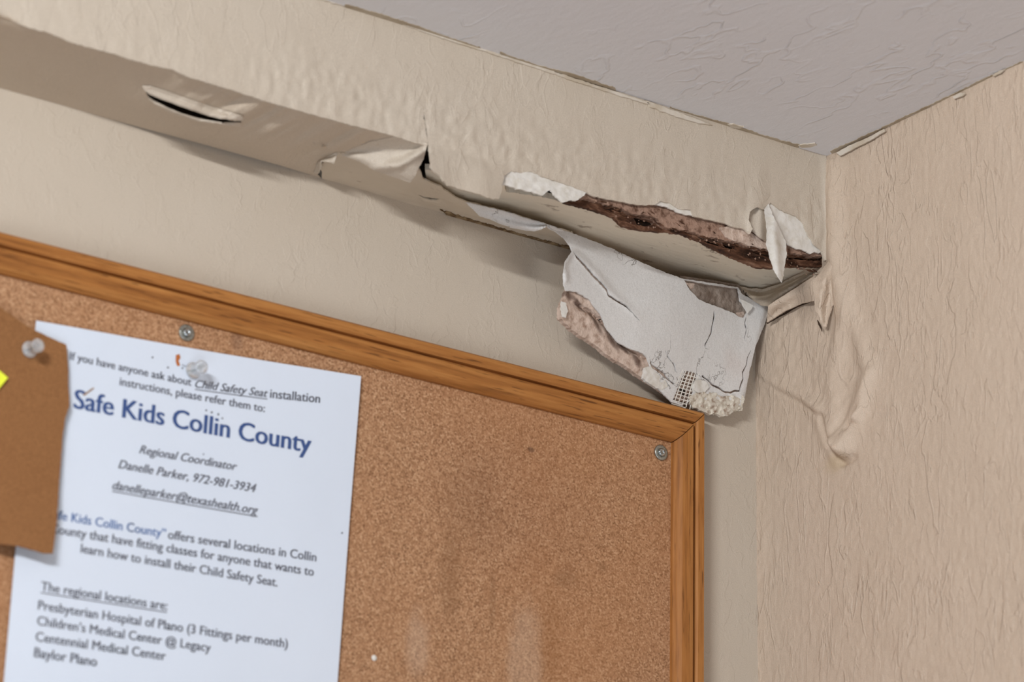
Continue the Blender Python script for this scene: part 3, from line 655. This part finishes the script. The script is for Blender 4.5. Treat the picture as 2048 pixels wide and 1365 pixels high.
# ================================================================== CORK BOARD
PF = pl(P_WALL, .016)
c_tr = on(PF, 1415.5, 826); c_r2 = on(PF, 1413.5, 1300); c_tl = on(PF, 0, 457)
XR, ZT = c_tr.x, (c_tr.z+c_tl.z)/2
Wd = (c_tr.x - on(pl(P_WALL, .012), 1361, 1100).x); 
XL, ZB = -1.05, 1.62
bd = thing('cork_board', ((XL+XR)/2, -.006, ZB), 'brown cork notice board in an oak frame below the soffit', 'notice board')
Wh = .0235
box('cork_panel', (XL+.01, -.009, ZB+.01), (XR-.01, -.001, ZT-.01), m_cork, bd)
prof = [(0, .0005), (0, .0125), (.0015, .0145), (.0065, .0150), (.0078, .0140), (.0084, .0112), (.0094, .0112), (.0100, .0145), (.0112, .0160), (.0150, .0166), (.0195, .0160), (.0220, .0140), (.0235, .0115), (.0235, .0060)]
def rail(name, side, mat):
    vs = []; n = len(prof)
    for end in (0, 1):
        for (w_, d) in prof:
            if side == 't': x = (XL+w_) if end == 0 else (XR-w_-.0004); z = ZT-w_
            elif side == 'b': x = (XL+w_) if end == 0 else (XR-w_); z = ZB+w_
            elif side == 'r': x = XR-w_; z = (ZB+w_) if end == 0 else (ZT-w_-.0003)
            else: x = XL+w_; z = (ZB+w_) if end == 0 else (ZT-w_)
            vs.append(Vector((x, -d, z)))
    fs = [(i, (i+1) % n, n+(i+1) % n, n+i) for i in range(n)]+[tuple(range(n-1, -1, -1)), tuple(range(n, 2*n))]
    o = mesh(name, vs, fs, mat, bd, False)
    bm = bmesh.new(); bm.from_mesh(o.data); bmesh.ops.recalc_face_normals(bm, faces=bm.faces[:]); bm.to_mesh(o.data); bm.free()
rail('frame_rail', 't', m_oakh); rail('frame_rail', 'b', m_oakh); rail('frame_rail', 'r', m_oakv); rail('frame_rail', 'l', m_oakv)
def lathe(name, prf, c, ax, mat, parent, n=28, rx=1.0):
    q = Vector((0, 0, 1)).rotation_difference(ax); vs = []; fs = []
    for (r_, h) in prf:
        for i in range(n):
            a = 2*math.pi*i/n; vs.append(c+q @ Vector((r_*math.cos(a), r_*math.sin(a), h)))
    m = len(prf)
    for j in range(m-1):
        for i in range(n): fs.append((j*n+i, j*n+(i+1) % n, (j+1)*n+(i+1) % n, (j+1)*n+i))
    fs += [tuple(range(n-1, -1, -1)), tuple((m-1)*n+i for i in range(n))]
    return mesh(name, vs, fs, mat, parent)
for (px, py) in ((373, 666), (1322, 906)):
    c = on(pl(P_WALL, .0095), px, py)
    o = lathe('washer', [(.0050, -.0004), (.0050, .0004), (.0046, .0008), (.0024, .0004), (.0020, 0)], c, NB, m_steel, bd)
    c2 = c
    s_ = lathe('screw', [(.0008, -.001), (.0025, .0002), (.0027, .0009), (.0023, .0017), (.0012, .0021), (.0010, .0013), (.0001, .0012)], c2, NB, m_steel2, o)
for (px, py, s) in ((1890/2.65+700, 592/2.65+850, .0006), (940, 917, .0007), (1062, 903, .0008)):
    pass

# ================================================================== NOTICE
PP = pl(P_WALL, .0100)
tl, tr = on(PP, 70, 643), on(PP, 718, 755); br0 = on(PP, 672, 1365); bl0 = on(PP, 5, 1365)
eL = (bl0-tl).normalized()*.2794; eR = (br0-tr).normalized()*.2794
note = thing('notice', (tl+tr)/2, 'white printed notice headed in blue, pinned to the cork board', 'paper notice')
def pap(u, v):
    p = (tl+eL*v)*(1-u)+(tr+eR*v)*u
    b = .0016*(1-math.exp(-((u-.5)**2+(v-.05)**2)*9)) + .0020*max(0, u-.75)*max(0, .3-v)*6 + .0006*math.sin(v*9)*math.sin(u*3.1)
    return p+NB*b
vs = []; fs = []; n = 24
for j in range(n+1):
    for i in range(n+1): vs.append(pap(i/n, j/n))
for j in range(n):
    for i in range(n): a = j*(n+1)+i; fs.append((a, a+n+1, a+n+2, a+1))
N0 = len(vs); vs += [v+Vector((0, .0002, 0)) for v in vs]; fs += [tuple(N0+i for i in reversed(f)) for f in fs]
mesh('paper_sheet', vs, fs, m_paper, note)
ex = (tr-tl); ey = (eL+eR)*.5
def uv_of(px, py):
    p = on(PP, px, py)
    for _ in range(1): pass
    u = .5; v = .5
    for _ in range(12):
        q = (tl+eL*v)*(1-u)+(tr+eR*v)*u; d = p-q
        du = (tr+eR*v)-(tl+eL*v); dv = eL*(1-u)+eR*u
        det = du.x*dv.z-du.z*dv.x
        u += (d.x*dv.z-d.z*dv.x)/det; v += (du.x*d.z-du.z*d.x)/det
    return u, v
deps = None
def textline(s, a, b, mat, shear=0., under=False, bold=0., hk=1.0, name='printed_line'):
    global deps
    cu = bpy.data.curves.new('t', 'FONT'); cu.body = s; cu.size = 1; cu.shear = shear;  cu.resolution_u = 3
    o = bpy.data.objects.new('t', cu); C.objects.link(o)
    bpy.context.view_layer.update()
    me = bpy.data.meshes.new_from_object(o.evaluated_get(bpy.context.evaluated_depsgraph_get()))
    bpy.data.objects.remove(o)
    xs = [v.co.x for v in me.vertices]; x0, x1 = min(xs), max(xs)
    ua, va = uv_of(*a); ub_, vb = uv_of(*b)
    PW = .2159; PH = .2794
    wd = math.hypot((ub_-ua)*PW, (vb-va)*PH); sc_ = wd/(x1-x0)
    vs = []; off = NB*.00025
    for v in me.vertices:
        t = (v.co.x-x0)/(x1-x0); y = v.co.y*sc_*hk
        vs.append(pap(ua+(ub_-ua)*t, va+(vb-va)*t-y/PH)+off)
    fs0 = [tuple(p.vertices) for p in me.polygons]; n0 = len(vs); fs = list(fs0)
    wv = (pap(ub_, vb)-pap(ua, va)).normalized()*sc_*(bold*2+.012); base_ = list(vs)
    for k_ in (-1, 1):
        b_ = len(vs); vs += [q+wv*k_ for q in base_]; fs += [tuple(i+b_ for i in f) for f in fs0]
    if under:
        base = len(vs); k = 12
        for i in range(k+1):
            t = i/k
            for y in (-.13, -.20): vs.append(pap(ua+(ub_-ua)*t, va+(vb-va)*t-y*sc_/PH)+off)
        for i in range(k): fs.append((base+2*i, base+2*i+1, base+2*i+3, base+2*i+2))
    bpy.data.meshes.remove(me)
    return mesh(name, vs, fs, mat, note, False)
T = textline
T('If you have anyone ask about', (137, 721), (381, 773), m_ink, bold=.004)
T('Child Safety Seat', (389, 776), (533, 796), m_ink, .35, True, .004)
T('installation', (538, 797), (636, 808), m_ink, bold=.004)
T('instructions, please refer them to:', (237, 772), (527, 826), m_ink, bold=.004)
T('Safe Kids Collin County', (145, 818), (617, 908), m_blue, bold=.008, name='printed_heading')
T('Regional Coordinator', (276, 908), (471, 943), m_ink, .35, bold=.004)
T('Danelle Parker, 972-981-3934', (234, 938), (509, 987), m_ink, .3, bold=.004)
T('danelleparker@texashealth.org', (222, 980), (513, 1031), m_ink, .35, True, .004)
T('“Safe Kids Collin County”', (84, 1036), (329, 1077), m_blue2, bold=.004)
T('offers several locations in Collin', (334, 1079), (629, 1125), m_ink, bold=.004)
T('County that have fitting classes for anyone that wants to', (98, 1067), (624, 1154), m_ink, bold=.004)
T('learn how to install their Child Safety Seat.', (159, 1107), (552, 1175), m_ink, bold=.004)
T('The regional locations are:', (79, 1183), (332, 1222), m_ink, 0, True, .004)
T('Presbyterian Hospital of Plano (3 Fittings per month)', (73, 1221), (572, 1298), m_ink, bold=.004)
T('Children’s Medical Center @ Legacy', (71, 1252), (418, 1306), m_ink, bold=.004)
T('Centennial Medical Center', (68, 1284), (328, 1323), m_ink, bold=.004)
T('Baylor Plano', (65, 1316), (190, 1335), m_ink, bold=.004)
def mark(name, pts, mat, amp=.6):
    uvs = [uv_of(x, y) for x, y, *_ in rag(pts, amp, 3., random.random()*20)]
    top_ = [pap(u, v)+NB*.00028 for u, v in uvs]; bot = [pap(u, v)+NB*.00005 for u, v in uvs]; k = len(top_)
    return mesh(name, top_+bot, [tuple(range(k)), tuple(range(2*k-1, k-1, -1))]+[(i, (i+1) % k, k+(i+1) % k, k+i) for i in range(k)], mat, note, False)
tag(mark('rust_stain', [(351, 711), (358, 709), (360, 716), (356, 722), (359, 732), (354, 733), (351, 724)], m_orange), 'orange rust mark at the top edge')
for (x, y, r_) in ((304, 716, 2.2), (335, 736, 2.2), (364, 737, 2), (369, 733, 1.6), (411, 822, 2), (422, 826, 2.3), (435, 830, 2.4), (443, 838, 2), (405, 910, 1.5), (681, 1068, 2), (365, 731, 1.5)):
    mark('pin_hole', [(x-r_, y), (x, y-r_), (x+r_, y), (x, y+r_)], m_ink, .3)
mark('splinter', [(163, 791), (184, 777), (186, 779), (166, 794)], simple('tan_splinter', srgb(176, 148, 122), srgb(150, 120, 95)), .4)

# ================================================================== BROWN CARD, NOTE, PINS, SPECK
card = thing('brown_card', on(pl(P_WALL, .014), 60, 860), 'brown card pinned over the left edge of the printed notice', 'card')
sheet('card_sheet', [(-300, 500, .003), (-100, 572, .003), (0, 615, .002), (61, 657, .0015), (133, 690, .0025), (136, 730, .003), (137, 771, .003), (139, 813, .004), (131, 836, .004), (126, 867, .004), (120, 950, .004), (114, 1038, .006), (110, 1075, .007), (106, 1108, .008), (88, 1107, .008), (38, 1093, .007), (0, 1088, .006), (-150, 1040, .004), (-300, 1000, .003)],
      pl(P_WALL, .0128), m_card, card, step=12, amp=.7, seg=6, thick=.0010, seed=77.)
yn = thing('sticky_note', on(pl(P_WALL, .0175), 0, 760), 'yellow sticky note corner at the left edge, on the brown card', 'note')
sheet('note_sheet', [(-120, 640), (16, 756), (-110, 910), (-240, 790)], pl(P_WALL, .0178), m_yel, yn, step=14, amp=0, seg=8, thick=.0002, disp=lambda x, y: .0006*math.sin(x*.03))
pin_prof = [(.0002, .0), (.0044, .0003), (.0048, .0010), (.0044, .0018), (.0022, .0026), (.0019, .0045), (.0020, .0070), (.0030, .0086), (.0039, .0096), (.0040, .0106), (.0036, .0114), (.0020, .0116)]
def pin(px, py, off, lab):
    c = on(pl(P_WALL, off), px, py)
    t = thing('push_pin', c, lab, 'push pin', 'clear push pins')
    ax = (NB+Vector((0, 0, -.05))).normalized()
    lathe('grip', pin_prof, c, ax, m_clear, t)
    lathe('needle', [(.0005, -.004), (.0005, .003), (.0004, .006), (.0001, .0075)], c, ax, m_steel2, t, 8)
    return t
pin(58, 700, .0155, 'clear plastic push pin holding the brown card')
pin(385, 742, .0112, 'clear plastic push pin holding the printed notice')
sp = lathe('paper_dot', [(.0001, .0011), (.0012, .0010), (.0018, .0004), (.0018, 0)], on(pl(P_WALL, .0090), 748, 1317), NB, m_white, None, 16)
tag(sp, 'tiny round white dot stuck on the cork right of the notice', 'dot')
